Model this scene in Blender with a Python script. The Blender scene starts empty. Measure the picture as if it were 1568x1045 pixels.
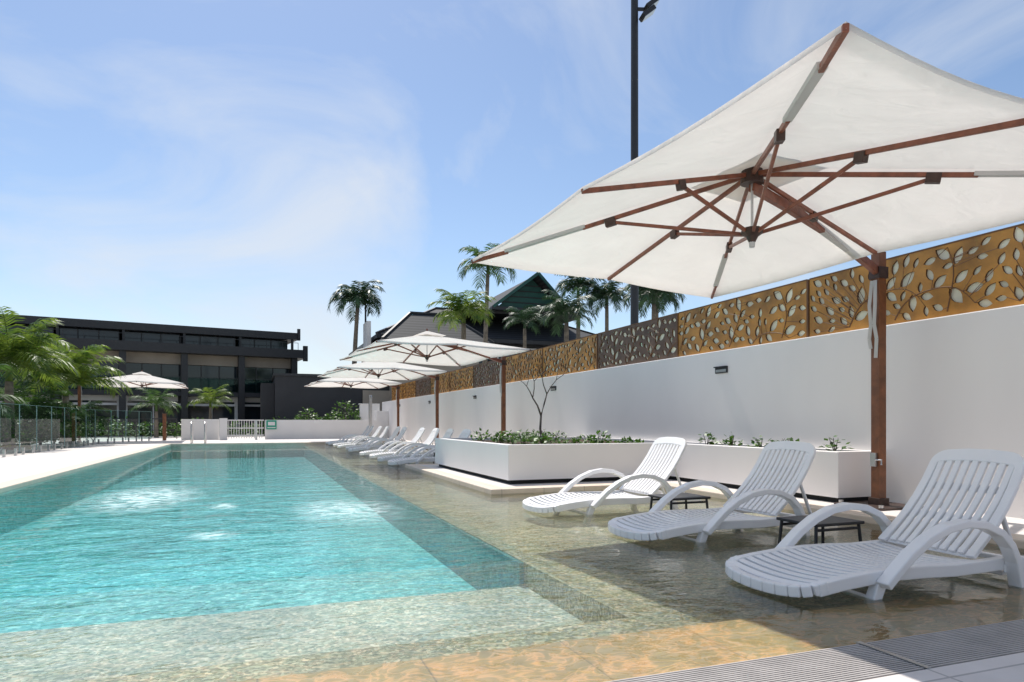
import bpy, math, random
from mathutils import Vector, Matrix
from mathutils.geometry import delaunay_2d_cdt
S=bpy.context.scene
R=random.Random(5)
# ---------------------------------------------------------------- materials
def nodes(name):
    m=bpy.data.materials.new(name); m.use_nodes=True
    nt=m.node_tree; b=nt.nodes['Principled BSDF']; return m,nt,b
def N(nt,t,**k):
    n=nt.nodes.new(t)
    for a,v in k.items(): setattr(n,a,v)
    return n
def mat(name,col,rough=.6,var=.12,scale=3,bump=0.,bscale=40,metal=0,spec=.5,detail=4,stretch=None):
    m,nt,b=nodes(name); L=nt.links
    b.inputs['Roughness'].default_value=rough; b.inputs['Metallic'].default_value=metal
    b.inputs['Specular IOR Level'].default_value=spec
    tc=N(nt,'ShaderNodeTexCoord'); src=tc.outputs['Object']
    if stretch:
        mp=N(nt,'ShaderNodeMapping'); mp.inputs['Scale'].default_value=stretch; L.new(src,mp.inputs[0]); src=mp.outputs[0]
    n=N(nt,'ShaderNodeTexNoise'); n.inputs['Scale'].default_value=scale; n.inputs['Detail'].default_value=detail
    L.new(src,n.inputs['Vector'])
    r=N(nt,'ShaderNodeValToRGB')
    r.color_ramp.elements[0].position=.3; r.color_ramp.elements[1].position=.7
    r.color_ramp.elements[0].color=[c*(1-var) for c in col]+[1]
    r.color_ramp.elements[1].color=[min(1,c*(1+var)) for c in col]+[1]
    L.new(n.outputs['Fac'],r.inputs[0]); L.new(r.outputs[0],b.inputs['Base Color'])
    if bump:
        n2=N(nt,'ShaderNodeTexNoise'); n2.inputs['Scale'].default_value=bscale; n2.inputs['Detail'].default_value=3
        L.new(tc.outputs['Object'],n2.inputs['Vector'])
        bp=N(nt,'ShaderNodeBump'); bp.inputs['Strength'].default_value=bump; bp.inputs['Distance'].default_value=.02
        L.new(n2.outputs['Fac'],bp.inputs['Height']); L.new(bp.outputs[0],b.inputs['Normal'])
    return m
def tilemat(name,c1,c2,mortar,w,h,rough=.6,ms=.006,noise=.12):
    m,nt,b=nodes(name); L=nt.links
    tc=N(nt,'ShaderNodeTexCoord'); br=N(nt,'ShaderNodeTexBrick')
    br.offset=0.0
    br.inputs['Scale'].default_value=1; br.inputs['Brick Width'].default_value=w; br.inputs['Row Height'].default_value=h
    br.inputs['Mortar Size'].default_value=ms; br.inputs['Mortar Smooth'].default_value=.1
    br.inputs['Color1'].default_value=(*c1,1); br.inputs['Color2'].default_value=(*c2,1); br.inputs['Mortar'].default_value=(*mortar,1)
    L.new(tc.outputs['Object'],br.inputs['Vector'])
    n=N(nt,'ShaderNodeTexNoise'); n.inputs['Scale'].default_value=6; n.inputs['Detail'].default_value=6
    L.new(tc.outputs['Object'],n.inputs['Vector'])
    mr=N(nt,'ShaderNodeMapRange'); mr.inputs[3].default_value=1-noise*1.6; mr.inputs[4].default_value=1+noise
    L.new(n.outputs['Fac'],mr.inputs[0])
    mx=N(nt,'ShaderNodeVectorMath',operation='MULTIPLY')
    L.new(br.outputs['Color'],mx.inputs[0]); L.new(mr.outputs[0],mx.inputs[1])
    L.new(mx.outputs[0],b.inputs['Base Color']); b.inputs['Roughness'].default_value=rough
    bp=N(nt,'ShaderNodeBump'); bp.inputs['Strength'].default_value=.3; bp.inputs['Distance'].default_value=.01
    L.new(n.outputs['Fac'],bp.inputs['Height']); L.new(bp.outputs[0],b.inputs['Normal'])
    return m
def mosaic(name,cols,scale=45,rough=.5,big=1.2,bigv=.25):
    m,nt,b=nodes(name); L=nt.links
    tc=N(nt,'ShaderNodeTexCoord'); v=N(nt,'ShaderNodeTexVoronoi'); v.inputs['Scale'].default_value=scale
    L.new(tc.outputs['Object'],v.inputs['Vector'])
    sp=N(nt,'ShaderNodeSeparateColor'); L.new(v.outputs['Color'],sp.inputs[0])
    r=N(nt,'ShaderNodeValToRGB')
    while len(r.color_ramp.elements)<len(cols): r.color_ramp.elements.new(.5)
    for i,c in enumerate(cols):
        r.color_ramp.elements[i].position=i/(len(cols)-1); r.color_ramp.elements[i].color=(*c,1)
    L.new(sp.outputs[0],r.inputs[0])
    n=N(nt,'ShaderNodeTexNoise'); n.inputs['Scale'].default_value=big; n.inputs['Detail'].default_value=5
    L.new(tc.outputs['Object'],n.inputs['Vector'])
    mr=N(nt,'ShaderNodeMapRange'); mr.inputs[1].default_value=.3; mr.inputs[2].default_value=.7
    mr.inputs[3].default_value=1-bigv; mr.inputs[4].default_value=1+bigv
    L.new(n.outputs['Fac'],mr.inputs[0])
    mx=N(nt,'ShaderNodeVectorMath',operation='MULTIPLY')
    L.new(r.outputs[0],mx.inputs[0]); L.new(mr.outputs[0],mx.inputs[1])
    L.new(mx.outputs[0],b.inputs['Base Color']); b.inputs['Roughness'].default_value=rough
    return m
def cloth(name,col,tr=.5):
    m=bpy.data.materials.new(name); m.use_nodes=True; nt=m.node_tree; nt.nodes.clear(); L=nt.links
    o=N(nt,'ShaderNodeOutputMaterial'); d=N(nt,'ShaderNodeBsdfDiffuse'); t=N(nt,'ShaderNodeBsdfTranslucent')
    mx=N(nt,'ShaderNodeMixShader'); mx.inputs[0].default_value=tr
    tc=N(nt,'ShaderNodeTexCoord'); n=N(nt,'ShaderNodeTexNoise'); n.inputs['Scale'].default_value=2.2; n.inputs['Detail'].default_value=5
    L.new(tc.outputs['Object'],n.inputs['Vector'])
    r=N(nt,'ShaderNodeValToRGB'); r.color_ramp.elements[0].position=.3; r.color_ramp.elements[1].position=.75
    r.color_ramp.elements[0].color=[c*.92 for c in col]+[1]; r.color_ramp.elements[1].color=[*col,1]
    L.new(n.outputs['Fac'],r.inputs[0])
    L.new(r.outputs[0],d.inputs[0]); L.new(r.outputs[0],t.inputs[0])
    n2=N(nt,'ShaderNodeTexNoise'); n2.inputs['Scale'].default_value=4; n2.inputs['Detail'].default_value=3; n2.inputs['Distortion'].default_value=.8
    L.new(tc.outputs['Object'],n2.inputs['Vector'])
    bp=N(nt,'ShaderNodeBump'); bp.inputs['Strength'].default_value=.5; bp.inputs['Distance'].default_value=.04
    L.new(n2.outputs['Fac'],bp.inputs['Height']); L.new(bp.outputs[0],d.inputs['Normal']); L.new(bp.outputs[0],t.inputs['Normal'])
    L.new(d.outputs[0],mx.inputs[1]); L.new(t.outputs[0],mx.inputs[2]); L.new(mx.outputs[0],o.inputs[0])
    return m
def leafmat(name,c1,c2,tr=.35,scale=2.):
    m=bpy.data.materials.new(name); m.use_nodes=True; nt=m.node_tree; nt.nodes.clear(); L=nt.links
    o=N(nt,'ShaderNodeOutputMaterial'); d=N(nt,'ShaderNodeBsdfPrincipled'); t=N(nt,'ShaderNodeBsdfTranslucent')
    d.inputs['Roughness'].default_value=.45
    mx=N(nt,'ShaderNodeMixShader'); mx.inputs[0].default_value=tr
    tc=N(nt,'ShaderNodeTexCoord'); n=N(nt,'ShaderNodeTexNoise'); n.inputs['Scale'].default_value=scale
    L.new(tc.outputs['Object'],n.inputs['Vector'])
    r=N(nt,'ShaderNodeValToRGB'); r.color_ramp.elements[0].position=.35; r.color_ramp.elements[1].position=.65
    r.color_ramp.elements[0].color=[*c1,1]; r.color_ramp.elements[1].color=[*c2,1]
    L.new(n.outputs['Fac'],r.inputs[0]); L.new(r.outputs[0],d.inputs['Base Color']); L.new(r.outputs[0],t.inputs[0])
    L.new(d.outputs[0],mx.inputs[1]); L.new(t.outputs[0],mx.inputs[2]); L.new(mx.outputs[0],o.inputs[0])
    return m
def glassmat(name,tint=(.85,.95,.92),f=1.45):
    m=bpy.data.materials.new(name); m.use_nodes=True; nt=m.node_tree; nt.nodes.clear(); L=nt.links
    o=N(nt,'ShaderNodeOutputMaterial'); t=N(nt,'ShaderNodeBsdfTransparent'); g=N(nt,'ShaderNodeBsdfGlossy')
    t.inputs[0].default_value=(*tint,1); g.inputs['Roughness'].default_value=.01
    fr=N(nt,'ShaderNodeFresnel'); fr.inputs[0].default_value=f
    mx=N(nt,'ShaderNodeMixShader'); L.new(fr.outputs[0],mx.inputs[0]); L.new(t.outputs[0],mx.inputs[1]); L.new(g.outputs[0],mx.inputs[2])
    L.new(mx.outputs[0],o.inputs[0]); return m

M={}
M['render']=mat('white_render',(.82,.78,.75),.5,.04,.8,stretch=(1,1,.5))
M['deck']=tilemat('pale_paving',(.70,.645,.61),(.66,.605,.57),(.42,.39,.37),.6,.6)
M['coping']=tilemat('sandstone_coping',(.66,.56,.46),(.7,.57,.45),(.4,.33,.26),.6,3.3,ms=.004)
M['orange']=tilemat('wet_sandstone',(.70,.44,.22),(.82,.56,.31),(.45,.3,.18),.62,3.3,.25,ms=.004,noise=.2)
M['sand']=mosaic('sand_pebble',[(.22,.17,.085),(.37,.30,.165),(.52,.42,.25),(.80,.68,.46)],60)
M['sand2']=mosaic('step_pebble',[(.32,.32,.25),(.48,.45,.34),(.64,.58,.44),(.92,.85,.7)],50)
M['aqua']=mosaic('aqua_pebble',[(.03,.38,.41),(.05,.50,.51),(.09,.61,.60),(.36,.88,.83)],26,big=.5,bigv=.1)
M['aquaw']=mosaic('aqua_pebble_wall',[(.04,.38,.40),(.06,.50,.50),(.10,.6,.58),(.3,.8,.76)],30)
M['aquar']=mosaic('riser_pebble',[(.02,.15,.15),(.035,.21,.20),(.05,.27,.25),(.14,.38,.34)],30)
M['plastic']=mat('white_plastic',(.83,.815,.815),.3,.025,4)
M['wood']=mat('red_timber',(.20,.065,.035),.45,.3,14,.1,60)
M['polewood']=mat('pole_timber',(.17,.06,.022),.4,.35,10,.1,60)
M['steel']=mat('steel',(.5,.5,.5),.3,.08,8,metal=1)
M['bronze']=mat('bronze_bracket',(.06,.035,.028),.45,.2,20,metal=.3)
M['black']=mat('black_metal',(.02,.02,.023),.45,.15,5)
M['charcoal']=mat('charcoal_render',(.03,.03,.034),.7,.15,1.,.2,30)
M['canvas']=cloth('cream_canvas',(.85,.81,.76),.37)
M['sleeve']=cloth('canvas_sleeve',(.66,.65,.64),.25)
M['corten']=mat('corten',(.42,.19,.03),.5,.5,2.2,.2,50)
M['cortend']=mat('corten_dark',(.13,.075,.045),.6,.35,2.5,.2,50)
M['vine']=mat('corten_vine',(.13,.055,.015),.6,.3,6)
M['backing']=mat('cream_backing',(.80,.73,.57),.8,.3,1.2)
M['cream']=mat('cream_render',(.33,.28,.23),.7,.12,1)
M['whitewall']=mat('white_wall_far',(.72,.70,.68),.7,.04,1)
M['glassdark']=mat('window_glass',(.02,.028,.035),.06,.4,.6,spec=.5)
M['curtain']=mat('curtain',(.25,.24,.22),.8,.2,6)
M['green']=mat('green_gable',(.015,.08,.065),.6,.2,3)
M['soil']=mat('mulch',(.06,.035,.02),.95,.5,18,.9,40)
M['ground']=mat('ground',(.3,.29,.26),.9,.2,.3,.3,10)
M['grate']=mat('grate_bar',(.42,.39,.37),.4,.12,8)
M['dark']=mat('dark_void',(.02,.02,.02),.9,.1,5)
M['trunk']=mat('palm_trunk',(.2,.16,.12),.9,.35,7,.6,30)
M['bark']=mat('grey_bark',(.12,.10,.085),.85,.3,9,.5,40)
M['palm']=leafmat('palm_leaf',(.03,.075,.018),(.10,.19,.035))
M['palmy']=leafmat('palm_leaf_bright',(.05,.11,.02),(.22,.30,.04),.45)
M['palmd']=leafmat('palm_leaf_dark',(.02,.05,.022),(.05,.11,.04),.2)
M['shrub']=leafmat('shrub_leaf',(.03,.09,.015),(.13,.24,.04),.3,9)
M['signg']=mat('sign_green',(.02,.3,.2),.5,.02,2)
M['glass']=glassmat('fence_glass',(.66,.80,.78),1.22)
M['glassedge']=mat('glass_edge',(.22,.36,.34),.2,.1,3)
# roof tiles
m,nt,b=nodes('roof_tile'); L=nt.links
tc=N(nt,'ShaderNodeTexCoord'); w=N(nt,'ShaderNodeTexWave'); w.bands_direction='Z'; w.inputs['Scale'].default_value=1.6; w.inputs['Distortion'].default_value=.3
L.new(tc.outputs['Object'],w.inputs['Vector'])
r=N(nt,'ShaderNodeValToRGB'); r.color_ramp.elements[0].color=(.02,.022,.025,1); r.color_ramp.elements[1].color=(.05,.052,.057,1)
L.new(w.outputs['Fac'],r.inputs[0]); L.new(r.outputs[0],b.inputs['Base Color']); b.inputs['Roughness'].default_value=.7; b.inputs['Specular IOR Level'].default_value=.3
bp=N(nt,'ShaderNodeBump'); bp.inputs['Strength'].default_value=.6; L.new(w.outputs['Fac'],bp.inputs['Height']); L.new(bp.outputs[0],b.inputs['Normal'])
M['roof']=m
# water
def water():
    m=bpy.data.materials.new('pool_water'); m.use_nodes=True; nt=m.node_tree; nt.nodes.clear(); L=nt.links
    o=N(nt,'ShaderNodeOutputMaterial'); t=N(nt,'ShaderNodeBsdfTransparent'); g=N(nt,'ShaderNodeBsdfGlossy')
    rf=N(nt,'ShaderNodeBsdfRefraction'); rf.inputs['IOR'].default_value=1.2; rf.inputs['Roughness'].default_value=0
    g.inputs['Roughness'].default_value=.015
    tc=N(nt,'ShaderNodeTexCoord')
    mp=N(nt,'ShaderNodeMapping'); mp.inputs['Scale'].default_value=(1,1.5,1); L.new(tc.outputs['Object'],mp.inputs[0])
    n1=N(nt,'ShaderNodeTexNoise'); n1.inputs['Scale'].default_value=7; n1.inputs['Detail'].default_value=3; n1.inputs['Distortion'].default_value=.6
    n2=N(nt,'ShaderNodeTexNoise'); n2.inputs['Scale'].default_value=1.7; n2.inputs['Detail'].default_value=1
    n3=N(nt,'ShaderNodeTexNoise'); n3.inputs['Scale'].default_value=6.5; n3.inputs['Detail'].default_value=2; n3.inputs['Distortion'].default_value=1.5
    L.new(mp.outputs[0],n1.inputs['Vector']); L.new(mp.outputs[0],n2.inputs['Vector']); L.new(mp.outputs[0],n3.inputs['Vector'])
    ad=N(nt,'ShaderNodeMath',operation='MULTIPLY_ADD'); ad.inputs[1].default_value=2.0
    L.new(n2.outputs['Fac'],ad.inputs[0]); L.new(n1.outputs['Fac'],ad.inputs[2])
    # calmer on the shallow shelf (x>1.9), livelier over the deep part
    sx=N(nt,'ShaderNodeSeparateXYZ'); L.new(tc.outputs['Object'],sx.inputs[0])
    st_=N(nt,'ShaderNodeMapRange'); st_.inputs[1].default_value=1.4; st_.inputs[2].default_value=2.8; st_.inputs[3].default_value=.34; st_.inputs[4].default_value=.11
    L.new(sx.outputs[0],st_.inputs[0])
    bp=N(nt,'ShaderNodeBump'); bp.inputs['Distance'].default_value=.03; L.new(st_.outputs[0],bp.inputs['Strength'])
    L.new(ad.outputs[0],bp.inputs['Height'])
    fr=N(nt,'ShaderNodeFresnel'); fr.inputs[0].default_value=1.4
    for q in (fr,g,rf): L.new(bp.outputs[0],q.inputs['Normal'])
    # caustic look: bright ripple lines painted into the water tint by ridged noise
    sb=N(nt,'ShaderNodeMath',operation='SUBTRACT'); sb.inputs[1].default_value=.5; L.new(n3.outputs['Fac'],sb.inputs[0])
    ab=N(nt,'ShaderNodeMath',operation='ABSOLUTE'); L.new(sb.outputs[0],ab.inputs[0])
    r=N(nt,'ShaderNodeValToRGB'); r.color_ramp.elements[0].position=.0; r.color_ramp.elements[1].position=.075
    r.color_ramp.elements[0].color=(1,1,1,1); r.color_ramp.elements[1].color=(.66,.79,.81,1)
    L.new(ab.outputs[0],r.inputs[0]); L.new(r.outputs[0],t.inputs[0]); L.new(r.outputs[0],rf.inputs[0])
    m0=N(nt,'ShaderNodeMixShader'); m0.inputs[0].default_value=.2; L.new(t.outputs[0],m0.inputs[1]); L.new(rf.outputs[0],m0.inputs[2])
    mx=N(nt,'ShaderNodeMixShader'); L.new(fr.outputs[0],mx.inputs[0]); L.new(m0.outputs[0],mx.inputs[1]); L.new(g.outputs[0],mx.inputs[2])
    # aerated patches above the bubblers
    fo=N(nt,'ShaderNodeBsdfDiffuse'); fo.inputs[0].default_value=(.75,.92,.92,1)
    last=None
    for (cx,cy,ax,ay,s) in [(-1.3,9.6,.62,1.6,1),(.9,7.5,.55,1.1,.75),(-.35,8.3,.16,.3,.9),(-.35,6.2,.2,.25,.7)]:
        v=N(nt,'ShaderNodeVectorMath',operation='SUBTRACT'); v.inputs[1].default_value=(cx,cy,0); L.new(tc.outputs['Object'],v.inputs[0])
        v2=N(nt,'ShaderNodeVectorMath',operation='DIVIDE'); v2.inputs[1].default_value=(ax,ay,1); L.new(v.outputs[0],v2.inputs[0])
        ln=N(nt,'ShaderNodeVectorMath',operation='LENGTH'); L.new(v2.outputs[0],ln.inputs[0])
        mr=N(nt,'ShaderNodeMapRange'); mr.inputs[1].default_value=1.15; mr.inputs[2].default_value=.2; mr.inputs[3].default_value=0; mr.inputs[4].default_value=s
        L.new(ln.outputs['Value'],mr.inputs[0])
        if last is None: last=mr.outputs[0]
        else:
            a=N(nt,'ShaderNodeMath',operation='MAXIMUM'); L.new(last,a.inputs[0]); L.new(mr.outputs[0],a.inputs[1]); last=a.outputs[0]
    r2=N(nt,'ShaderNodeMapRange'); r2.inputs[1].default_value=.42; r2.inputs[2].default_value=.6; r2.inputs[3].default_value=.1; r2.inputs[4].default_value=.8
    L.new(n1.outputs['Fac'],r2.inputs[0])
    mu=N(nt,'ShaderNodeMath',operation='MULTIPLY'); L.new(last,mu.inputs[0]); L.new(r2.outputs[0],mu.inputs[1])
    m2=N(nt,'ShaderNodeMixShader'); L.new(mu.outputs[0],m2.inputs[0]); L.new(mx.outputs[0],m2.inputs[1]); L.new(fo.outputs[0],m2.inputs[2])
    L.new(m2.outputs[0],o.inputs[0]); return m
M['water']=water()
# ---------------------------------------------------------------- mesh builder
class MB:
    def __init__(s): s.v=[];s.f=[];s.m=[];s.mats=[]
    def mi(s,k):
        if k not in s.mats: s.mats.append(k)
        return s.mats.index(k)
    def add(s,vs,fs,k):
        o=len(s.v); s.v+=[tuple(p) for p in vs]; i=s.mi(k)
        for f in fs: s.f.append([a+o for a in f]); s.m.append(i)
    def box(s,x0,x1,y0,y1,z0,z1,k):
        s.add([(x0,y0,z0),(x1,y0,z0),(x1,y1,z0),(x0,y1,z0),(x0,y0,z1),(x1,y0,z1),(x1,y1,z1),(x0,y1,z1)],
              [(0,3,2,1),(4,5,6,7),(0,1,5,4),(1,2,6,5),(2,3,7,6),(3,0,4,7)],k)
    def prism(s,poly,z0,z1,k):
        n=len(poly)
        s.add([(x,y,z0) for x,y in poly]+[(x,y,z1) for x,y in poly],
              [tuple(range(n))[::-1],tuple(range(n,2*n))]+[(i,(i+1)%n,n+(i+1)%n,n+i) for i in range(n)],k)
    def beam(s,p,q,w,h,k,up=(0,0,1)):
        p=Vector(p);q=Vector(q);d=(q-p).normalized(); u=Vector(up)
        if abs(d.dot(u))>.98: u=Vector((0,1,0))
        r=d.cross(u).normalized()*w/2; t=r.cross(d).normalized()*h/2
        vs=[p-r-t,p+r-t,p+r+t,p-r+t,q-r-t,q+r-t,q+r+t,q-r+t]
        s.add(vs,[(0,3,2,1),(4,5,6,7),(0,1,5,4),(1,2,6,5),(2,3,7,6),(3,0,4,7)],k)
    def tube(s,pts,rad,n,k,cap=True):
        pts=[Vector(p) for p in pts]
        if not hasattr(rad,'__len__'): rad=[rad]*len(pts)
        vs=[];fs=[]
        for i,p in enumerate(pts):
            d=(pts[min(i+1,len(pts)-1)]-pts[max(i-1,0)]).normalized()
            u=Vector((0,0,1)) if abs(d.z)<.95 else Vector((1,0,0))
            a=d.cross(u).normalized(); b=a.cross(d).normalized()
            for j in range(n):
                t=2*math.pi*j/n; vs.append(p+(a*math.cos(t)+b*math.sin(t))*rad[i])
        for i in range(len(pts)-1):
            for j in range(n):
                j2=(j+1)%n; fs.append((i*n+j,i*n+j2,(i+1)*n+j2,(i+1)*n+j))
        if cap: fs.append(tuple(range(n))[::-1]); fs.append(tuple(range((len(pts)-1)*n,len(pts)*n)))
        s.add(vs,fs,k)
    def band(s,pts,y0,y1,th,k):   # pts in xz, swept rectangular band
        n=len(pts); vs=[]
        for i,(x,z) in enumerate(pts):
            a=pts[max(i-1,0)]; b=pts[min(i+1,n-1)]; dx,dz=b[0]-a[0],b[1]-a[1]; l=math.hypot(dx,dz) or 1
            nx,nz=-dz/l*th/2,dx/l*th/2
            vs+=[(x-nx,y0,z-nz),(x-nx,y1,z-nz),(x+nx,y1,z+nz),(x+nx,y0,z+nz)]
        fs=[(0,1,2,3),tuple(4*(n-1)+j for j in (3,2,1,0))]
        for i in range(n-1):
            for j in range(4):
                j2=(j+1)%4; fs.append((i*4+j,(i+1)*4+j,(i+1)*4+j2,i*4+j2))
        s.add(vs,fs,k)
    def mesh(s,name):
        me=bpy.data.meshes.new(name); me.from_pydata(s.v,[],s.f)
        for k in s.mats: me.materials.append(M[k])
        me.polygons.foreach_set('material_index',s.m); me.update(); return me
    def obj(s,name,parent=None,smooth=False,bevel=0,loc=None):
        me=s.mesh(name)
        return put(me,name,parent,smooth,bevel,loc)
def put(me,name,parent=None,smooth=False,bevel=0,loc=None):
    o=bpy.data.objects.new(name,me); S.collection.objects.link(o)
    if parent: o.parent=parent
    if loc: o.location=loc
    if smooth:
        for p in me.polygons: p.use_smooth=True
    if bevel:
        b=o.modifiers.new('b','BEVEL'); b.width=bevel; b.segments=2; b.limit_method='ANGLE'; b.angle_limit=.7
    return o
def empty(name,loc=(0,0,0),rz=0,sc=(1,1,1)):
    e=bpy.data.objects.new(name,None); S.collection.objects.link(e); e.location=loc; e.rotation_euler=(0,0,rz); e.scale=sc; e.empty_display_size=.2
    return e
# ---------------------------------------------------------------- ground, deck, pool
b=MB()
x0,x1,y0,y1=-9.,7.3,-8.,44.; B=1500
b.add([(-B,-B,0),(B,-B,0),(B,B,0),(-B,B,0),(x0,y0,0),(x1,y0,0),(x1,y1,0),(x0,y1,0)],[(0,1,5,4),(1,2,6,5),(2,3,7,6),(3,0,4,7)],'ground')
b.obj('ground')
b=MB()
DZ=.06
b.box(-9,-3.5,-8,44,-1.2,DZ,'deck')
b.box(-3.5,7.3,30.4,44,-1.2,DZ,'deck')
b.box(5.6,7.3,-8,30.4,-1.2,DZ,'deck')
b.box(3.1,5.6,8.7,13.7,-1.2,DZ,'deck')
b.box(-3.5,5.6,-8,1.89,-1.2,.003,'deck')
b.obj('pool_deck')
b=MB()
b.box(-3.5,-3.2,2.22,30.4,-1.2,DZ+.003,'coping')
b.box(-3.2,5.35,30.1,30.4,-1.2,DZ+.003,'coping')
b.box(5.35,5.6,2.72,8.42,-1.2,DZ+.003,'coping')
b.box(5.35,5.6,13.98,30.1,-1.2,DZ+.003,'coping')
b.box(2.85,5.6,8.42,8.7,-1.2,DZ+.003,'coping')
b.box(2.85,5.6,13.7,13.98,-1.2,DZ+.003,'coping')
b.box(2.85,3.1,8.7,13.7,-1.2,DZ+.003,'coping')
b.obj('pool_coping',bevel=.012)
b=MB()
b.box(-3.2,5.6,2.22,2.72,-1.2,-.012,'orange')
b.obj('wet_edge_coping')
b=MB()
b.box(-3.2,5.35,2.72,30.1,-.9,-.55,'aqua')
b.box(1.87,5.35,3.2,30.1,-.8,-.104,'sand')
b.box(-3.2,5.35,2.72,3.2,-.8,-.1,'sand')
b.box(-3.2,1.87,3.2,4.75,-.8,-.28,'sand2')
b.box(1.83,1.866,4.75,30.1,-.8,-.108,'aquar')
b.box(-3.2,1.83,4.75,4.78,-.8,-.29,'aquaw')
b.box(-3.2,-3.16,4.78,30.1,-.8,-.02,'aquaw')
b.obj('swimming_pool')
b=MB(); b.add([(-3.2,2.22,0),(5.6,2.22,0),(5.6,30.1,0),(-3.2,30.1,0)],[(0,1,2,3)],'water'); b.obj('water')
# grate
b=MB()
b.box(-3.2,7.3,1.89,2.22,-.3,-.05,'dark')
y=1.9
while y<2.212:
    b.box(-3.2,2.395,y,y+.009,-.03,.004,'grate'); b.box(2.425,5.6,y,y+.009,-.03,.004,'grate'); y+=.0165
b.box(2.398,2.422,1.89,2.22,-.03,.008,'steel')
x=-3.
while x<5.6: b.box(x,x+.01,1.895,2.215,-.04,-.031,'grate'); x+=.12
b.obj('drain_grate')
# ---------------------------------------------------------------- boundary wall
WX=6.55; WT=2.02
b=MB(); b.box(WX,WX+.25,-8,38.4,-.1,WT,'render'); b.obj('boundary_wall',bevel=.01)
# screens
def leafpts(cx,cy,a,l,w):
    P=[(-.5,0),(-.40,.24),(-.22,.42),(0,.48),(.18,.4),(.36,.2),(.5,0),(.36,-.2),(.18,-.4),(0,-.48),(-.22,-.42),(-.40,-.24)]
    ca,sa=math.cos(a),math.sin(a)
    return [(cx+ca*p*l-sa*q*w,cy+sa*p*l+ca*q*w) for p,q in P]
PW,PH=2.86,.73
def inpoly(x,y,P):
    c=False; n=len(P)
    for i in range(n):
        x1_,y1_=P[i]; x2_,y2_=P[i-1]
        if (y1_>y)!=(y2_>y) and x<(x2_-x1_)*(y-y1_)/(y2_-y1_)+x1_: c=not c
    return c
def panel_meshes(seed):
    r=random.Random(seed)
    vines=[]; leaves=[]
    for i in range(5):
        x=(i+.3*r.random())*PW/4.6-.1; y=.0; a=math.radians(60+r.uniform(-20,20)); pts=[]; k=r.choice([-1,1])*r.uniform(.5,1.8)
        for j in range(26):
            if .02<x<PW-.02 and .015<y<PH-.015: pts.append((x,y,a))
            x+=math.cos(a)*.045; y+=math.sin(a)*.045; a+=k*.045+.05*math.sin(j*.5+i)
        if len(pts)>3: vines.append(pts)
    allq=[q for vv in vines for q in vv]
    def ok(x,y,rad):
        if not(rad*.9<x<PW-rad*.9 and rad*.85<y<PH-rad*.85): return False
        for (lx,ly,lr) in leaves:
            if math.hypot(x-lx,y-ly)<(rad+lr)*.97: return False
        return True
    curves=[]
    for v in vines:
        for j in range(2,len(v),2):
            for side in (-1,1):
                x,y,a=v[j]; la=a+side*r.uniform(.5,.9); l=r.uniform(.15,.22)
                cx=x+math.cos(la)*(l*.5+.03); cy=y+math.sin(la)*(l*.5+.03)
                near=min(math.hypot(cx-q[0],cy-q[1]) for q in allq)
                if near>.055 and ok(cx,cy,l*.46):
                    leaves.append((cx,cy,l*.46)); curves.append((leafpts(cx,cy,la,l,l*.56),(x,y,cx-math.cos(la)*l*.5,cy-math.sin(la)*l*.5)))
    for _ in range(2500):
        l=r.uniform(.11,.18); cx=r.uniform(0,PW); cy=r.uniform(0,PH)
        q=min(allq,key=lambda q:math.hypot(cx-q[0],cy-q[1]))
        if math.hypot(cx-q[0],cy-q[1])>.06 and ok(cx,cy,l*.46):
            la=math.atan2(cy-q[1],cx-q[0])+r.uniform(-.4,.4)
            leaves.append((cx,cy,l*.46)); curves.append((leafpts(cx,cy,la,l,l*.55),(q[0],q[1],cx-math.cos(la)*l*.5,cy-math.sin(la)*l*.5)))
    V=[Vector((0,0)),Vector((PW,0)),Vector((PW,PH)),Vector((0,PH))]; E=[(0,1),(1,2),(2,3),(3,0)]
    for c,_ in curves:
        o=len(V); V+=[Vector(p) for p in c]; E+=[(o+i,o+(i+1)%len(c)) for i in range(len(c))]
    vo,eo,fo,_,_,_=delaunay_2d_cdt(V,E,[],0,1e-6)
    pb=MB(); keep=[]
    for f in fo:
        cx=sum(vo[i].x for i in f)/len(f); cy=sum(vo[i].y for i in f)/len(f)
        if not any(abs(cx-l[0])<.14 and abs(cy-l[1])<.14 and inpoly(cx,cy,c[0]) for l,c in zip(leaves,curves)): keep.append(f)
    pb.add([(p.x,p.y,.008) for p in vo],keep,'corten')
    for c,_ in curves:
        n=len(c); pb.add([(x,y,.0081) for x,y in c]+[(x,y,-.014) for x,y in c],[(i,(i+1)%n,n+(i+1)%n,n+i) for i in range(n)],'vine')
    me=pb.mesh('panel')
    vb=MB()
    for v in vines: vb.tube([(p[0],p[1],.008) for p in v],[.009-.005*i/len(v) for i in range(len(v))],6,'vine')
    for _,(a,c,d,e) in curves: vb.tube([(a,c,.008),(d,e,.008)],.0035,5,'vine')
    return me,vb.mesh('vines')
pm=[panel_meshes(s) for s in (1,2,3,4)]
scr_rot=Matrix(((0,0,-1),(-1,0,0),(0,1,0))).to_4x4()   # local x->-Y, y->Z, z->-X
KS=.9225
Ys=[(1.18+3.15*k)*KS for k in range(-1,12)]
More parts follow.
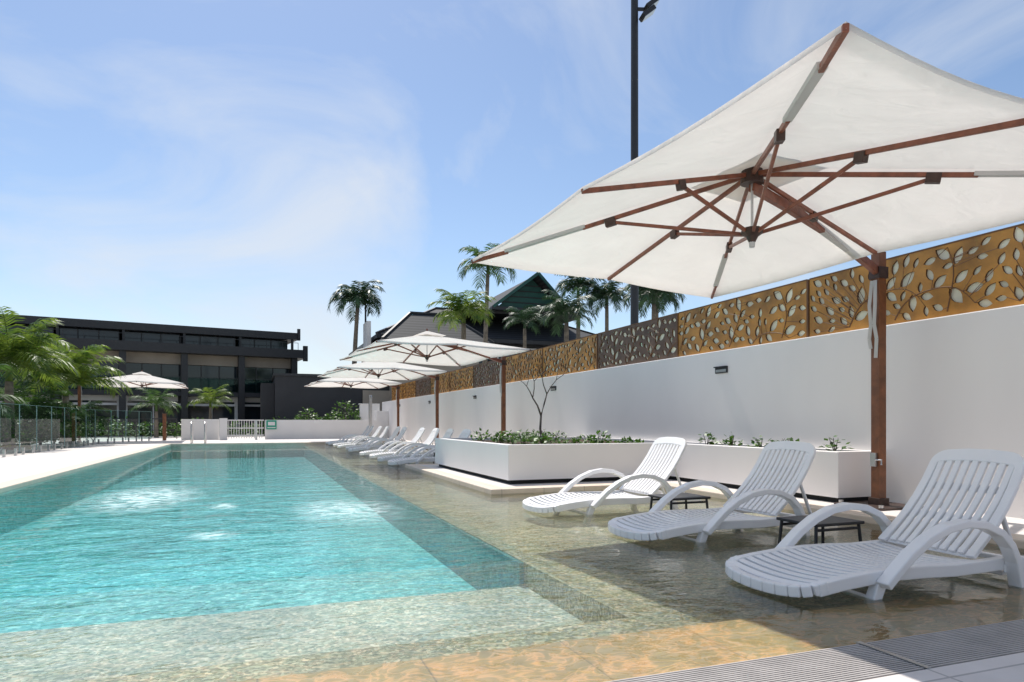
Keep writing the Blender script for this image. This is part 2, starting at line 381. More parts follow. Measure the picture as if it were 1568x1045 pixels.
for k,ya in enumerate(Ys):
    e=empty('decorative_metal_screen',(WX+.10,ya+PW+.02,WT+.015)); 
    me,vb=pm[k%4]; me=me.copy(); 
    if k in (4,7,10): me.materials[0]=M['cortend']
    o=put(me,'panel',e); o.matrix_local=scr_rot
    o=put(vb,'vines',e); o.matrix_local=scr_rot
    bb=MB(); bb.box(.018,.028,-PW,0,0,PH,'backing'); bb.box(-.02,.04,-PW-.035,-PW-.004,-.01,PH+.01,'vine')
    bb.box(-.012,.012,-PW,0,PH+.001,PH+.018,'vine'); bb.obj('backing_frame',e)
# wall lights
for y in (2.3,8.52,14.73,20.94,27.1,33.3):
    b=MB(); z=1.675; b.box(WX-.02,WX+.01,y-.14,y+.14,z,z+.10,'black'); b.box(WX-.024,WX-.021,y-.12,y+.12,z+.015,z+.055,'steel')
    b.box(WX-.05,WX-.02,y-.14,y+.14,z+.085,z+.102,'black')
    b.obj('wall_light',bevel=.003)
# ---------------------------------------------------------------- planter
b=MB()
PX=5.88
Lp=[(3.3,9.0),(PX,9.0),(PX,5.68),(WX-.003,5.68),(WX-.003,13.2),(3.3,13.2)]
Li=[(3.42,9.12),(PX+.12,9.12),(PX+.12,5.8),(WX-.08,5.8),(WX-.08,13.08),(3.42,13.08)]
n=6; vs=[(x,y,DZ+.06) for x,y in Lp]+[(x,y,.62) for x,y in Lp]+[(x,y,.62) for x,y in Li]+[(x,y,.5) for x,y in Li]
fs=[(i,(i+1)%n,n+(i+1)%n,n+i) for i in range(n)]+[(n+i,n+(i+1)%n,2*n+(i+1)%n,2*n+i) for i in range(n)]+[(2*n+i,2*n+(i+1)%n,3*n+(i+1)%n,3*n+i) for i in range(n)]
b.add(vs,fs,'render')
pe=empty('planter_box')
b.obj('walls',pe,bevel=.008)
b=MB()
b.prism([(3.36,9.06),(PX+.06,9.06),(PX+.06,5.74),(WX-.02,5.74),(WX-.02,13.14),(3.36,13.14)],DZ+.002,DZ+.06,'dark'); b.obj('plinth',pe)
b=MB(); b.prism(Li,.4,.57,'soil'); b.obj('soil',pe)
def shrub(name,x,y,z,r,h,n,seed,key='shrub',ls=.07):
    rr=random.Random(seed); b=MB()
    for i in range(max(4,n//18)):
        a=rr.uniform(0,6.28); q=rr.uniform(.1,1)*r*.7; b.tube([(0,0,0),(math.cos(a)*q*.5,math.sin(a)*q*.5,h*.5),(math.cos(a)*q,math.sin(a)*q,h*.85)],[.007,.005,.003],5,'bark')
    for i in range(n):
        a=rr.uniform(0,6.28); q=math.sqrt(rr.random())*r; hz=h*(rr.uniform(.15,1))*(1-.5*(q/r)**2)
        p=Vector((math.cos(a)*q,math.sin(a)*q,hz))
        d=Vector((math.cos(a)+rr.uniform(-.8,.8),math.sin(a)+rr.uniform(-.8,.8),rr.uniform(-.2,1))).normalized()*ls*rr.uniform(.7,1.3)
        s=d.cross(Vector((rr.uniform(-.5,.5),rr.uniform(-.5,.5),1))).normalized()*ls*.38
        b.add([p,p+d*.45+s,p+d,p+d*.45-s],[(0,1,2,3)],key)
    return b.obj(name,loc=(x,y,z))
for i in range(10):
    x=3.75+.33*(i%6)+R.uniform(-.12,.12); y=9.5+(i//6)*1.3+R.uniform(-.2,.3)
    shrub('garden_shrub',x,y,.56,.14+.09*R.random(),.10+.17*R.random(),75,i)
for i,y in enumerate((6.1,6.75,7.25,7.9,8.5)):
    shrub('garden_shrub',6.22+R.uniform(-.06,.06),y,.56,.12+.04*R.random(),.2+.09*R.random(),40,30+i)
for i in range(4): shrub('garden_shrub',3.9+.5*i,11.9+.2*R.random(),.56,.22,.22,80,60+i)
# bare frangipani
b=MB()
def branch(p,d,l,r,lev):
    q=p+d*l; mid=p+d*l*.5+Vector((R.uniform(-.03,.03),R.uniform(-.03,.03),.02))*l*2
    b.tube([p,mid,q],[r,r*.85,r*.7],8,'bark')
    if lev>0:
        for k in range(2):
            sx=(-1 if k==0 else 1)
            dd=(d*.9+Vector((sx*R.uniform(.35,.8),R.uniform(-.5,.5),R.uniform(.0,.35)))).normalized()
            branch(q,dd,l*R.uniform(.65,.95),r*.62,lev-1)
branch(Vector((0,0,0)),Vector((-.08,0,1)).normalized(),.5,.026,3)
b.obj('bare_frangipani_tree',smooth=True,loc=(4.6,10.8,.55))
# ---------------------------------------------------------------- umbrella
P0=Vector((6.1,5.36,.06))
def buildumb():
    c=[Vector((2.234,2.117,2.55)),Vector((2.01,6.536,2.55)),Vector((5.488,7.344,2.55)),Vector((5.734,2.544,2.55))]
    c=[p-P0 for p in c]; ctr=(c[0]+c[1]+c[2]+c[3])/4; apex=ctr+Vector((0,0,.48)); lo=ctr+Vector((0,0,-.03))
    E=[]
    for i in range(4): E+= [c[i],(c[i]+c[(i+1)%4])/2+ (ctr-(c[i]+c[(i+1)%4])/2)*.012+Vector((0,0,.03))]
    cb=MB()
    def sector(ap,a,bb,k,sag=.03,drop=0):
        nr,ns=10,8; vs=[];fs=[]
        for i in range(nr+1):
            t=i/nr
            for j in range(ns+1):
                s=j/ns; e=a.lerp(bb,s); p=ap.lerp(e,t)
                p=p-Vector((0,0,sag*math.sin(math.pi*s)*t))+(ap-e)*.012*math.sin(math.pi*s)*t*t
                vs.append(p)
        for i in range(nr):
            for j in range(ns):
                q=i*(ns+1)+j; fs.append((q,q+1,q+ns+2,q+ns+1))
        if drop:
            o=len(vs)
            for j in range(ns+1): vs.append(vs[nr*(ns+1)+j]-Vector((0,0,drop)))
            for j in range(ns): fs.append((nr*(ns+1)+j,nr*(ns+1)+j+1,o+j+1,o+j))
        cb.add(vs,fs,k)
    for i in range(8): sector(apex+Vector((0,0,.03)),E[i]+Vector((0,0,.02)),E[(i+1)%8]+Vector((0,0,.02)),'canvas',drop=.03)
    for i in range(8):
        ap=apex+Vector((0,0,.12)); sector(ap,apex.lerp(E[i],.2)+Vector((0,0,.07)),apex.lerp(E[(i+1)%8],.2)+Vector((0,0,.07)),'canvas',.0)
    f=MB()
    for i in range(8):
        e=E[i]; corner=i%2==0
        def P(t,dz=-.02): return apex.lerp(e,t)+Vector((0,0,dz))
        w=.036 
        if corner:
            f.beam(P(.03),P(.56),w*.75,w,'wood')
            f.beam(P(.55,-.014),P(.86,-.008),w*1.5,w*.9,'sleeve'); f.beam(P(.85),P(1.0,-.005),w*.75,w,'wood')
        else: f.beam(P(.03),P(1.0,-.01),w*.75,w,'wood')
        j=P(.46,-.045); 
        f.beam(j-(e-apex)*.018,j+(e-apex)*.018,.055,.075,'bronze')
        f.beam(lo+(e-ctr)*.03,j,w*.65,w*.8,'wood')
    f.tube([apex+Vector((0,0,.02)),apex+Vector((0,0,-.10))],[.085,.095],14,'bronze')
    f.tube([lo+Vector((0,0,.04)),lo,lo+Vector((0,0,-.03)),lo+Vector((0,0,-.09))],[.08,.095,.05,.02],14,'bronze')
    f.tube([lo+Vector((0,0,-.05)),lo+Vector((0,0,-.12))],[.03,.022],10,'steel')
    f.tube([apex,lo],.012,8,'steel')
    f.tube([apex+Vector((0,0,.12)),apex+Vector((0,0,.18))],[.03,.012],10,'wood')
    pt=Vector((0,0,2.45)); A=[pt]
    tgt=apex+Vector((0,0,-.12))
    for t in (.25,.5,.75,1): A.append(pt.lerp(tgt,t)+Vector((0,0,.05*math.sin(math.pi*t))))
    for k in range(4): f.beam(A[k],A[k+1]+(A[k+1]-A[k])*.01,.055,.08,'sleeve' if k==1 else 'wood')
    p=MB()
    p.box(-.05,.05,-.05,.05,.02,2.66,'polewood')
    p.box(-.065,.065,-.065,.065,2.38,2.50,'bronze')
    p.box(-.3,.3,-.3,.3,0,.02,'bronze'); p.box(-.07,.07,-.07,.07,.02,.09,'bronze')
    for sx in (-.25,.25):
        for sy in (-.25,.25): p.tube([(sx,sy,.02),(sx,sy,.05)],.025,10,'steel')
    p.box(-.085,-.05,-.03,.03,.42,.56,'steel'); p.tube([(-.075,0,.49),(-.075,-.10,.49),(-.075,-.10,.44)],.010,8,'steel')
    s=MB()
    for sgn in (-1,1):
        pts=[(-.07,.02*sgn,2.36),(-.09,.035*sgn,2.1),(-.085,.02*sgn,1.9),(-.08,.045*sgn,1.75),(-.075,.03*sgn,1.6+.05*sgn)]
        for q in range(len(pts)-1):
            a,bb=pts[q],pts[q+1]; s.beam(a,bb,.035,.006,'sleeve',up=(1,.3,0))
    return cb.mesh('canopy'),f.mesh('frame'),p.mesh('pole'),s.mesh('strap')
UM=buildumb()
def umb(x,y,z=.06,rz=0):
    e=empty('cantilever_umbrella',(x,y,z),rz)
    put(UM[0],'canopy',e,smooth=True); put(UM[1],'frame',e,bevel=.004); put(UM[2],'pole',e,bevel=.008); put(UM[3],'strap',e)
umb(6.1,5.36); umb(6.1,17.0); umb(6.1,24.1); umb(6.1,31.4)
umb(-7.0,33.2,rz=math.pi)
# ---------------------------------------------------------------- lounger
def buildlounger():
    prof=[(0,.15),(.03,.18),(.1,.205),(.25,.225),(.45,.243),(.65,.252),(.85,.25),(1.05,.243),(1.3,.25)]
    def at(s):
        L_=[0]
        for i in range(1,len(prof)): L_.append(L_[-1]+math.hypot(prof[i][0]-prof[i-1][0],prof[i][1]-prof[i-1][1]))
        s*=L_[-1]
        for i in range(1,len(prof)):
            if s<=L_[i]+1e-9:
                t=(s-L_[i-1])/(L_[i]-L_[i-1]); return (prof[i-1][0]+(prof[i][0]-prof[i-1][0])*t,prof[i-1][1]+(prof[i][1]-prof[i-1][1])*t)
    a=MB(); n=21
    for i in range(n):
        s0=i/n+.004; s1=(i+1)/n-.011
        p,q=at(s0),at(s1); hw=.33 if i>1 else (.27 if i==0 else .31)
        vs=[];ny=8
        for j in range(ny+1):
            y=-hw+2*hw*j/ny; dz=-.022*(1-(y/hw)**2)
            vs+=[(p[0],y,p[1]+dz),(q[0],y,q[1]+dz),(q[0],y,q[1]+dz-.02),(p[0],y,p[1]+dz-.02)]
        fs=[(0,1,2,3),tuple(4*ny+k for k in (3,2,1,0))]
        for j in range(ny):
            for k in range(4):
                k2=(k+1)%4; fs.append((4*j+k,4*j+4+k,4*j+4+k2,4*j+k2))
        a.add(vs,fs,'plastic')
    f=MB()
    rail=[(p[0],p[1]-.03) for p in prof[2:]]+[(1.5,.23),(1.75,.21),(1.86,.18)]
    for sg in (-1,1):
        ya,yb=sorted((sg*.32,sg*.375))
        f.band(rail,ya,yb,.07,'plastic')
    pts=[]
    for k in range(13):
        t=math.pi*k/12; pts.append((.16-.17*max(0,math.sin(t))**.6,-.348*math.cos(t)))
    for k in range(12):
        (xa,ya),(xb,yb)=pts[k],pts[k+1]
        za=.148+.045*min(1,xa/.16); zb=.148+.045*min(1,xb/.16)
        f.beam((xa,ya,za),(xb,yb,zb),.06,.06,'plastic')
    arm=[(.48,.18),(.56,.25),(.66,.335),(.78,.41),(.92,.465),(1.06,.485),(1.20,.47),(1.32,.42),(1.40,.345),(1.45,.25),(1.48,.12),(1.5,0)]
    for sg in (-1,1):
        ya,yb=sorted((sg*.375,sg*.455)); f.band(arm,ya,yb,.045,'plastic')
        ya,yb=sorted((sg*.33,sg*.39)); f.band([(.52,.21),(.47,.1),(.44,0)],ya,yb,.06,'plastic')
        f.beam((1.45,sg*.37,.2),(1.45,sg*.385,.2),.05,.05,'plastic'); f.beam((.54,sg*.36,.2),(.54,sg*.385,.2),.09,.05,'plastic')
    f.beam((1.5,-.33,.16),(1.5,.33,.16),.05,.03,'plastic'); f.beam((.46,-.35,.1),(.46,.35,.1),.03,.03,'plastic')
    f.beam((1.82,-.33,.18),(1.82,.33,.18),.05,.035,'plastic')
    k=MB()
    def BK(y,s,off=0):
        c=.05*math.sin(math.pi*s)
        return Vector((1.25+.50*s+c*.78-off*.78,y,.265+.61*s-c*.62+off*.62))
    path=[]; hw=.315; rc=.13
    path.append((-hw-.02,0)); path+= [(-hw-.02+.02*q,.85*q) for q in (.2,.4,.6,.8,1)]
    Ln=.8
    for q in range(1,7):
        t=math.pi/2*q/6; path.append((-hw+rc*(1-math.cos(t))*1.0,.85+.13*math.sin(t)))
    path+=[(-.08,.992)]; path+=[(-y,s) for y,s in path[::-1]]
    W=.055
    vs=[];
    for i,(y,s) in enumerate(path):
        pa=path[max(i-1,0)]; pb=path[min(i+1,len(path)-1)]
        dy,ds=pb[0]-pa[0],(pb[1]-pa[1])*Ln; l=math.hypot(dy,ds); ny,ns=ds/l,-dy/l
        wv=W*(1+.6*abs(dy/l))
        yi,si=y+ny*wv,s+ns*wv/Ln
        vs+=[BK(y,s,.014),BK(yi,si,.014),BK(yi,si,-.014),BK(y,s,-.014)]
    fs=[(0,1,2,3)]
    m_=len(path)
    fs.append(tuple(4*(m_-1)+q for q in (3,2,1,0)))
    for i in range(m_-1):
        for q in range(4):
            q2=(q+1)%4; fs.append((4*i+q,4*i+4+q,4*i+4+q2,4*i+q2))
    k.add(vs,fs,'plastic')
    ns_=9; wi=.265*2/ns_
    for i in range(ns_):
        y0_=-.265+wi*i+.009; y1_=y0_+wi-.018
        top=.90; vs=[];seg=8
        for j in range(seg+1):
            s=.02+(top-.02)*j/seg
            vs+=[BK(y0_,s,.010),BK(y1_,s,.010),BK(y1_,s,-.012),BK(y0_,s,-.012)]
        fs=[(0,1,2,3),tuple(4*seg+q for q in (3,2,1,0))]
        for j in range(seg):
            for q in range(4):
                q2=(q+1)%4; fs.append((4*j+q,4*j+4+q,4*j+4+q2,4*j+q2))
        k.add(vs,fs,'plastic')
    for s in (.04,.36,.66):
        p,q=BK(-.3,s,-.02),BK(.3,s,-.02); k.beam(p,q,.05,.016,'plastic',up=(.78,0,-.62))
    for sg in (-1,1): k.beam(BK(sg*.2,.6,-.03),(1.78,sg*.2,.2),.03,.02,'plastic')
    return a.mesh('seat'),f.mesh('base_frame'),k.mesh('backrest')
LG=buildlounger()
def lounger(x,y,rz=0):
    e=empty('sun_lounger',(x,y,-.104),rz)
    near=y<10
    put(LG[0],'seat',e,bevel=.004 if near else 0); put(LG[1],'base_frame',e,bevel=.011 if near else 0); put(LG[2],'backrest',e,bevel=.006 if near else 0)
for x,y,r in ((2.64,3.13,-.03),(2.80,4.88,.02),(2.70,6.62,.03),(2.7,14.75,.02),(2.7,16.2,-.02),(2.75,17.7,.03),(2.7,19.2,0),(2.7,21.7,0),(2.8,23.2,.02),(2.7,24.8,0),(2.7,26.3,.03),(2.7,28.2,0),(2.7,29.3,0)):
    lounger(x,y,r)
def stable(x,y):
    b=MB(); h=.30
    b.box(-.23,.23,-.2,.2,h,h+.022,'black'); 
    for sx in (-.2,.2):
        for sy in (-.17,.17): b.tube([(sx,sy,h),(sx*1.12,sy*1.12,0)],.013,8,'black')
    for sy in (-.17,.17): b.beam((-.2,sy,h-.03),(.2,sy,h-.03),.015,.02,'black')
    b.obj('side_table',bevel=.006,loc=(x,y,-.104))
stable(3.95,3.99); stable(3.9,5.74); stable(4.1,15.5); stable(4.1,22.5)
# ---------------------------------------------------------------- palms
def palm(x,y,z0,h,r,nf,L_,seed,key='palm',lean=(0,0),nl=26,droop=.9,up=(.1,1.25),lw=.045):
    rr=random.Random(seed); e=empty('palm_tree',(x,y,z0))
    b=MB(); pts=[];rad=[]
    for i in range(13):
        t=i/12; pts.append((lean[0]*t*t,lean[1]*t*t,h*t)); rad.append(r*(1.25-.5*t)*(1+.05*(i%2)))
    b.tube(pts,rad,10,'trunk'); top=Vector(pts[-1])
    b.tube([top,top+Vector((0,0,r*3.2)),top+Vector((0,0,r*5))],[r*.75,r*.6,r*.25],8,key)
    b.obj('trunk',e,smooth=True)
    c=MB()
    for i in range(nf):
        a=i*2.399+rr.uniform(-.2,.2); el=up[1]+(up[0]-up[1])*(i/nf)+rr.uniform(-.12,.12); l=L_*rr.uniform(.82,1.1)
        hd=Vector((math.cos(a),math.sin(a),0)); base=top+Vector((0,0,r*3)); P=[]
        for k in range(13):
            t=k/12; ang=el-droop*1.6*t*t*(.8+.4*math.cos(el))
            if k==0: p=base.copy()
            else: p=P[-1]+(hd*math.cos(ang)+Vector((0,0,math.sin(ang))))*l/12
            P.append(p)
        c.tube(P,[.018*(1-.85*k/12)*(L_/1.8) for k in range(13)],4,key)
        side0=hd.cross(Vector((0,0,1)))
        for k in range(nl):
            t=.12+.86*k/nl; q=t*12; i0=int(q); p=P[i0].lerp(P[min(12,i0+1)],q-i0); tg=(P[min(12,i0+1)]-P[i0]).normalized() if i0<12 else (P[12]-P[11]).normalized()
            ll=L_*.34*math.sin(math.pi*(.12+.8*t))**.7*rr.uniform(.85,1.1)
            for sg in (-1,1):
                d=(side0*sg*.9+tg*(.45+.5*t)+Vector((0,0,-.25+rr.uniform(-.25,.35)))).normalized()
                w=tg*lw*.5*L_/1.8
                m1=p+d*ll*.5; tip=p+d*ll+Vector((0,0,-ll*.22))
                c.add([p-w*.5,p+w*.5,m1+w,m1-w],[(0,1,2,3)],key); c.add([m1-w,m1+w,tip],[(0,1,2)],key)
    c.obj('fronds',e)
palm(5.9,45.8,0,8.4,.16,22,2.3,1,'palmd',(.3,0),droop=1.2,lw=.07)
palm(10.9,33.3,0,8.5,.12,20,1.9,2,'palm',(.2,0),droop=1.1,lw=.06)
palm(8.6,29.2,0,5.3,.13,24,1.7,3,'palmy',droop=.8,lw=.06)
palm(11.9,25.5,0,5.0,.12,20,1.5,4,'palmd',droop=.9,lw=.06)
palm(21.6,40,0,8.6,.15,20,2.1,5,'palmd',droop=1.1,lw=.07)
palm(20.0,41,0,9.4,.15,18,2.0,6,'palmd',droop=1.0,lw=.07)
palm(23.5,37,0,8.2,.15,20,2.1,7,'palmd',droop=1.1,lw=.07)
palm(19.2,30.5,0,7.0,.14,20,1.9,8,'palmd',droop=1.1,lw=.07)
palm(14.2,36,0,6.2,.12,18,1.5,18,'palmd',droop=.8)
palm(-6.7,29.7,0,1.9,.13,26,2.2,9,'palmy',droop=.75,nl=36,up=(.3,1.45))
palm(-7.3,25.6,0,2.2,.14,26,2.2,10,'palmy',droop=.8,nl=36,up=(.2,1.4))
palm(-7.6,22.5,0,.9,.12,18,1.7,11,'palm',droop=.8,nl=30)
palm(-7.4,27.6,0,.7,.12,20,1.9,16,'palm',droop=.7,nl=30)
palm(-6.9,31.6,0,.5,.12,20,1.6,26,'palm',droop=.7,nl=30)
palm(-5.2,42.0,0,1.5,.1,14,1.5,12,'palm',droop=.8)
palm(-2.7,45.8,0,1.8,.1,14,1.6,13,'palmy',droop=.8)
for i in range(14): shrub('garden_shrub',-6.7-.7*R.random(),18+1.05*i,DZ,.5+.25*R.random(),.7+.6*R.random(),190,200+i,'shrub',.13)
# ---------------------------------------------------------------- glass pool fence
def glassfence(pts,h=1.25,pl=1.45):
    e=empty('glass_pool_fence'); g=MB(); s=MB()
    for a,c in zip(pts[:-1],pts[1:]):
        a=Vector((*a,DZ)); c=Vector((*c,DZ)); L_=(c-a).length; n=max(1,round(L_/pl)); d=(c-a)/n; u=d.normalized()
        for i in range(n):
            p=a+d*i+u*.02; q=a+d*(i+1)-u*.02; z0=Vector((0,0,.08)); z1=Vector((0,0,.08+h))
            g.add([p+z0,q+z0,q+z1,p+z1],[(0,1,2,3)],'glass')
            g.beam(p+Vector((0,0,.086+h)),q+Vector((0,0,.086+h)),.014,.010,'glassedge')
            for w_ in (p-u*.008,q+u*.008): g.beam(w_+z0,w_+z1,.014,.014,'glassedge')
            for t in (.2,.8):
                k=p.lerp(q,t); s.box(k.x-.03,k.x+.03,k.y-.03,k.y+.03,DZ,DZ+.19,'steel')
    g.obj('glass_panels',e); s.obj('spigots',e,bevel=.004)
glassfence([(-5.9,14),(-5.9,30.5),(-4.6,35.5)])
# far low wall, gate and rails
b=MB(); b.box(-3.4,-1.75,36,36.25,0,1.05,'whitewall'); b.box(.35,5.9,36,36.25,0,1.02,'whitewall'); b.box(5.9,WX-.01,36.4,36.65,0,1.5,'whitewall'); b.obj('low_white_wall',bevel=.01)
b=MB(); b.box(-1.7,-1.35,35.4,35.7,0,1.1,'whitewall'); b.box(-.1,.0,35.5,35.6,0,1.0,'steel')
for z in (.25,.6,.98): b.box(-1.35,.3,35.52,35.57,z,z+.05,'whitewall')
for i in range(14): b.box(-1.3+.115*i,-1.27+.115*i,35.53,35.56,.12,1.0,'whitewall')
b.obj('pool_gate')
b=MB(); b.box(.42,.9,35.95,35.98,.55,1.0,'signg'); b.box(.5,.82,35.94,35.945,.75,.92,'whitewall'); b.box(.47,.85,35.94,35.945,.62,.66,'whitewall'); b.obj('safety_sign')
for X in (-2.5,-2.0):
    b=MB(); b.tube([(X,30.3,-.2),(X,30.3,.75),(X,30.45,.92),(X,30.8,.92),(X,31.0,.75),(X,31,.06)],.02,8,'steel'); b.obj('pool_ladder_rail',smooth=True)
b=MB()
for i in range(9): b.box(-8.6+.6*i,-8.57+.6*i,38,38.03,0,1.05,'black')
b.box(-8.6,-3.8,37.99,38.04,1.05,1.1,'black'); b.box(-8.6,-3.8,37.99,38.04,.5,.53,'black'); b.obj('handrail')
b=MB(); b.box(-4.15,-4.0,35.6,35.75,0,1.3,'polewood'); b.box(-4.17,-3.98,35.58,35.77,1.3,1.33,'bronze'); b.obj('timber_bollard',bevel=.01)
b=MB(); b.box(5.35,5.5,35.2,35.35,0,2.3,'steel'); b.tube([(5.42,35.2,2.2),(5.42,34.9,2.25),(5.42,34.85,2.15)],.03,8,'steel'); b.obj('outdoor_shower')
e=empty('charcoal_building')
b=MB(); b.box(1.0,8.6,43.5,50,0,3.7,'charcoal'); b.box(.9,8.7,43.4,50.1,3.7,3.85,'black'); b.box(.2,.98,44.5,50,0,3.3,'charcoal'); b.box(6.2,8.5,43.35,43.48,0,2.9,'cream'); b.obj('walls',e)
for i,(x,y,r_,h_) in enumerate(((2.6,39.5,.75,1.7),(4.7,39.5,1.0,2.2),(3.7,39.8,.6,1.3))): shrub('round_shrub',x,y,0,r_,h_,900,80+i,'shrub',.16)
b=MB(); b.box(5.4,6.5,38.9,39.2,0,1.9,'whitewall'); b.box(5.35,6.5,38.85,39.25,1.9,1.95,'whitewall'); b.obj('white_garden_wall')
for i in range(24): shrub('hedge_plant',-13+.75*i,43+R.uniform(-.6,.6),0,.6,.8+.8*R.random(),170,100+i,'shrub',.18)
# ---------------------------------------------------------------- hotel
ang=math.atan2(-.181,-.983)
h=empty('hotel_building',(2.7,52.4,0),ang)
b=MB(); Ln=44
b.box(.3,Ln,-14,-2.6,0,6.9,'charcoal')
b.box(-.2,Ln,-14,-.2,6.95,7.45,'black'); b.box(-.3,-.1,-.3,-.1,6.9,7.75,'black')
b.box(-.5,Ln,-2.6,1.0,5.5,6.1,'black'); b.box(-.55,-.25,.8,1.05,5.3,6.4,'black')
b.box(.3,Ln,-2.6,-.1,4.8,5.5,'cream')
b.box(0,Ln,-2.6,.6,2.65,2.95,'charcoal'); 
b.box(0,.3,-2.6,.2,0,5.5,'charcoal')
b.obj('structure',h)
c=MB()
for i in range(13):
    x=.1+3.6*i; c.box(x,x+.4,.3,.7,0,5.5,'black'); c.box(x+.05,x+.2,-.5,-.3,6.1,6.95,'black')
c.obj('columns',h)
w=MB()
for i in range(12):
    x=.4+3.6*i
    for q in range(3):
        xx=x+.1+1.15*q; key='curtain' if R.random()<.12 else 'glassdark'
        w.box(xx,xx+1.08,-1.0,-.95,6.1,6.93,'glassdark'); w.box(xx-.05,xx,-1,-.9,6.1,6.93,'black')
        w.box(xx,xx+1.08,-.35,-.3,2.95,4.78,key); w.box(xx-.06,xx,-.35,-.22,2.95,4.78,'black')
        w.box(xx,xx+1.08,-.3,-.28,3.0,3.08,'black')
    w.box(x-.1,x+3.5,.45,.48,2.96,3.9,'glass'); w.box(x-.1,x+3.5,.44,.49,3.9,3.94,'black')
    w.box(x+.2,x+3.2,-.6,-.5,.2,2.3,'glassdark'); w.box(x+3.2,x+3.8,-.62,-.3,0,2.65,'whitewall' if i%2==0 else 'charcoal'); w.box(x-.1,x+3.5,-.62,-.48,2.3,2.65,'whitewall')
    w.box(x+1.65,x+1.72,-.5,-.45,.2,2.3,'whitewall')
    w.box(x-.1,x+3.55,-.2,-.1,2.0,2.15,'whitewall')
w.obj('windows',h)
r_=MB(); r_.box(0,Ln,.5,.53,6.62,6.65,'black')
for i in range(40): r_.box(1.1*i,1.1*i+.03,.5,.53,6.1,6.62,'black')
r_.obj('balustrade',h)
# ---------------------------------------------------------------- tiled house
hs=empty('tiled_roof_house')
b=MB(); b.box(7.9,24,44,56,0,6.3,'charcoal')
for i in range(9):
    x=8.6+1.7*i; b.box(x,x+1.1,43.94,43.99,4.6,5.9,'glassdark'); b.box(x-.1,x,43.9,43.99,4.5,6.0,'whitewall'); b.box(x,x+1.1,43.9,43.99,5.9,6.0,'whitewall')
b.box(7.7,24.2,43.85,44,4.1,4.35,'whitewall'); b.obj('walls',hs)
def hip(b,x0,x1,y0,y1,z0,z1,inset,k='roof'):
    ym=(y0+y1)/2
    b.add([(x0,y0,z0),(x1,y0,z0),(x1,y1,z0),(x0,y1,z0),(x0+inset,ym,z1),(x1-inset,ym,z1)],[(0,1,5,4),(1,2,5),(2,3,4,5),(3,0,4)],k)
    b.box(x0,x1,y0,y1,z0-.25,z0-.005,'black')
b=MB(); hip(b,7.0,25,43,57,6.45,9.4,5.5); 
hip(b,7.0,14,40.8,46,5.9,7.9,2.2)
hip(b,13.2,21.8,44.2,54,8.6,9.8,3)
gx0,gx1,gp,gy=15.0,20.6,17.9,43.6
b.add([(gx0,gy,8.75),(gx1,gy,8.75),(gp,gy-.7,11.0),(gx0,52,8.75),(gx1,52,8.75),(gp,52,11.0)],[(0,2,5,3),(2,1,4,5)],'roof')
b.add([(gx0+.3,gy+.35,8.75),(gx1-.3,gy+.35,8.75),(gp,gy+.35,10.8)],[(0,1,2)],'green')
b.beam((gx0-.1,gy-.05,8.68),(gp,gy-.75,11.03),.1,.2,'green'); b.beam((gx1+.1,gy-.05,8.68),(gp,gy-.75,11.03),.1,.2,'green')
for t in (9.1,9.5,9.9,10.3):
    ww=(11-t)/2.25*2.6; b.box(gp-ww*.98,gp+ww*.85,gy+.3,gy+.34,t,t+.06,'charcoal')
b.box(gx0-.2,gx1+.2,gy-.1,gy+.3,8.5,8.72,'black')
b.beam((7,43,6.48),(12.5,50,9.44),.18,.12,'black'); b.beam((12.5,50,9.45),(19.5,50,9.45),.18,.14,'black'); b.beam((25,43,6.48),(19.5,50,9.44),.18,.12,'black')
b.beam((7,40.8,5.93),(9.2,43.4,7.94),.16,.1,'black'); b.beam((9.2,43.4,7.95),(11.8,43.4,7.95),.16,.12,'black'); b.beam((14,40.8,5.93),(11.8,43.4,7.94),.16,.1,'black')
b.obj('roof',hs)
b=MB(); b.box(7.9,13.2,41.4,44,0,5.6,'cream'); b.obj('wing',hs)
b=MB(); b.prism([(6.6,44.3),(6.85,44.3),(6.85,46),(6.6,46)],0,7.4,'whitewall'); b.obj('gable_wall',hs)
# ---------------------------------------------------------------- light poles
b=MB(); b.tube([(8.35,14.1,0),(8.35,14.1,11.0)],[.1,.085],14,'black')
b.beam((8.3,14.1,10.68),(8.75,13.95,10.68),.06,.06,'black')
for z,x in ((10.78,8.70),(10.55,8.60)):
    b.beam((x-.14,13.95,z-.12),(x+.13,13.9,z+.1),.28,.1,'black'); b.beam((x-.1,13.94,z-.15),(x+.15,13.88,z+.05),.24,.02,'steel')
b.obj('floodlight_pole',smooth=False)
b=MB(); b.tube([(6.9,47.,0),(6.9,47.,9.0)],[.09,.06],10,'black'); b.beam((6.9,47,9),(7.5,47,9.05),.2,.1,'black'); b.obj('street_lamp')
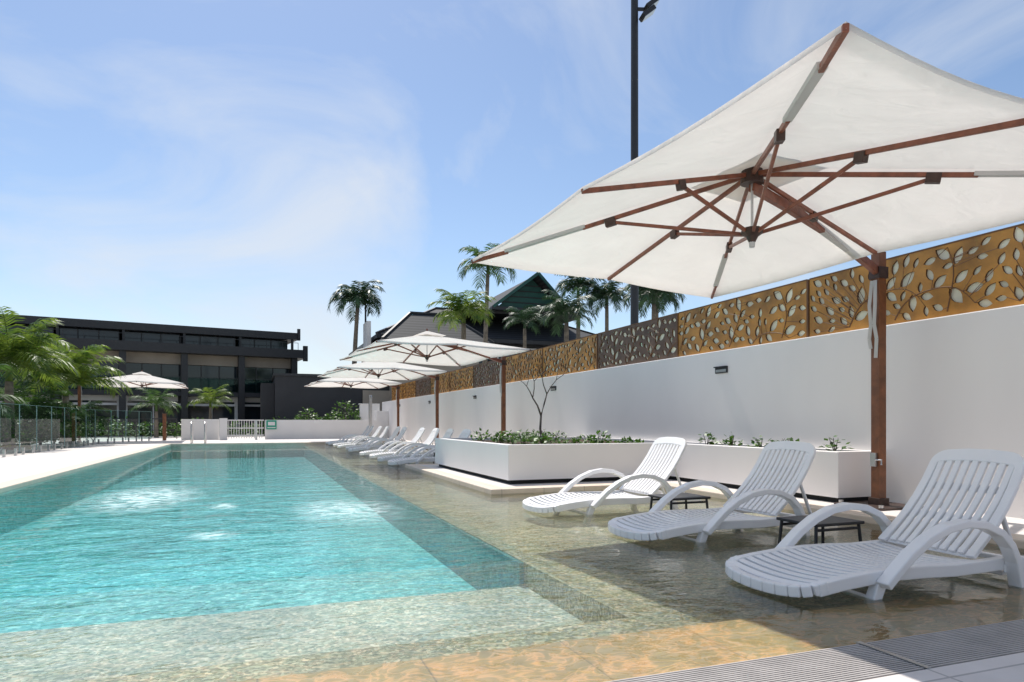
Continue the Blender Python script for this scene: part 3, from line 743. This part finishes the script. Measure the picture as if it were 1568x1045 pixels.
# ---------------------------------------------------------------- camera, light, world
cam=bpy.data.cameras.new('camera'); co=bpy.data.objects.new('camera',cam); S.collection.objects.link(co)
co.location=(0,0,.95); co.rotation_euler=(math.pi/2,0,-math.radians(20.46))
cam.lens=24; cam.sensor_width=36; cam.shift_y=123/1568; cam.clip_end=5000; cam.clip_start=.05
S.camera=co
sd=Vector((.02,-.57,-1)).normalized()
sl=bpy.data.lights.new('sun','SUN'); sl.energy=5.0; sl.angle=math.radians(.53); sl.color=(1,.955,.89)
so=bpy.data.objects.new('sun',sl); S.collection.objects.link(so); so.rotation_euler=sd.to_track_quat('-Z','Y').to_euler()
W=bpy.data.worlds.new('World'); S.world=W; W.use_nodes=True; nt=W.node_tree; L=nt.links; bg=nt.nodes['Background']
sky=N(nt,'ShaderNodeTexSky'); sky.sky_type='NISHITA'; sky.sun_disc=False; sky.sun_elevation=math.asin(-sd.z); sky.sun_rotation=math.atan2(-sd.x,-sd.y)
sky.air_density=1; sky.dust_density=.5; sky.ozone_density=2
tc=N(nt,'ShaderNodeTexCoord')
mp=N(nt,'ShaderNodeMapping'); mp.inputs['Scale'].default_value=(1.5,.7,2.6); mp.inputs['Rotation'].default_value=(.3,.5,.6); mp.inputs['Location'].default_value=(.35,.1,.2)
L.new(tc.outputs['Generated'],mp.inputs[0])
n=N(nt,'ShaderNodeTexNoise'); n.inputs['Scale'].default_value=1.9; n.inputs['Detail'].default_value=8; n.inputs['Roughness'].default_value=.56; n.inputs['Distortion'].default_value=.7
L.new(mp.outputs[0],n.inputs['Vector'])
mr=N(nt,'ShaderNodeMapRange'); mr.inputs[1].default_value=.40; mr.inputs[2].default_value=.74; mr.inputs[3].default_value=.0; mr.inputs[4].default_value=.85
L.new(n.outputs['Fac'],mr.inputs[0])
mx=N(nt,'ShaderNodeMix',data_type='RGBA'); L.new(mr.outputs[0],mx.inputs[0]); L.new(sky.outputs[0],mx.inputs[6]); mx.inputs[7].default_value=(5.6,5.9,6.3,1)
L.new(mx.outputs[2],bg.inputs[0]); bg.inputs[1].default_value=.14
S.view_settings.view_transform='Standard'; S.view_settings.look='None'; S.view_settings.exposure=0
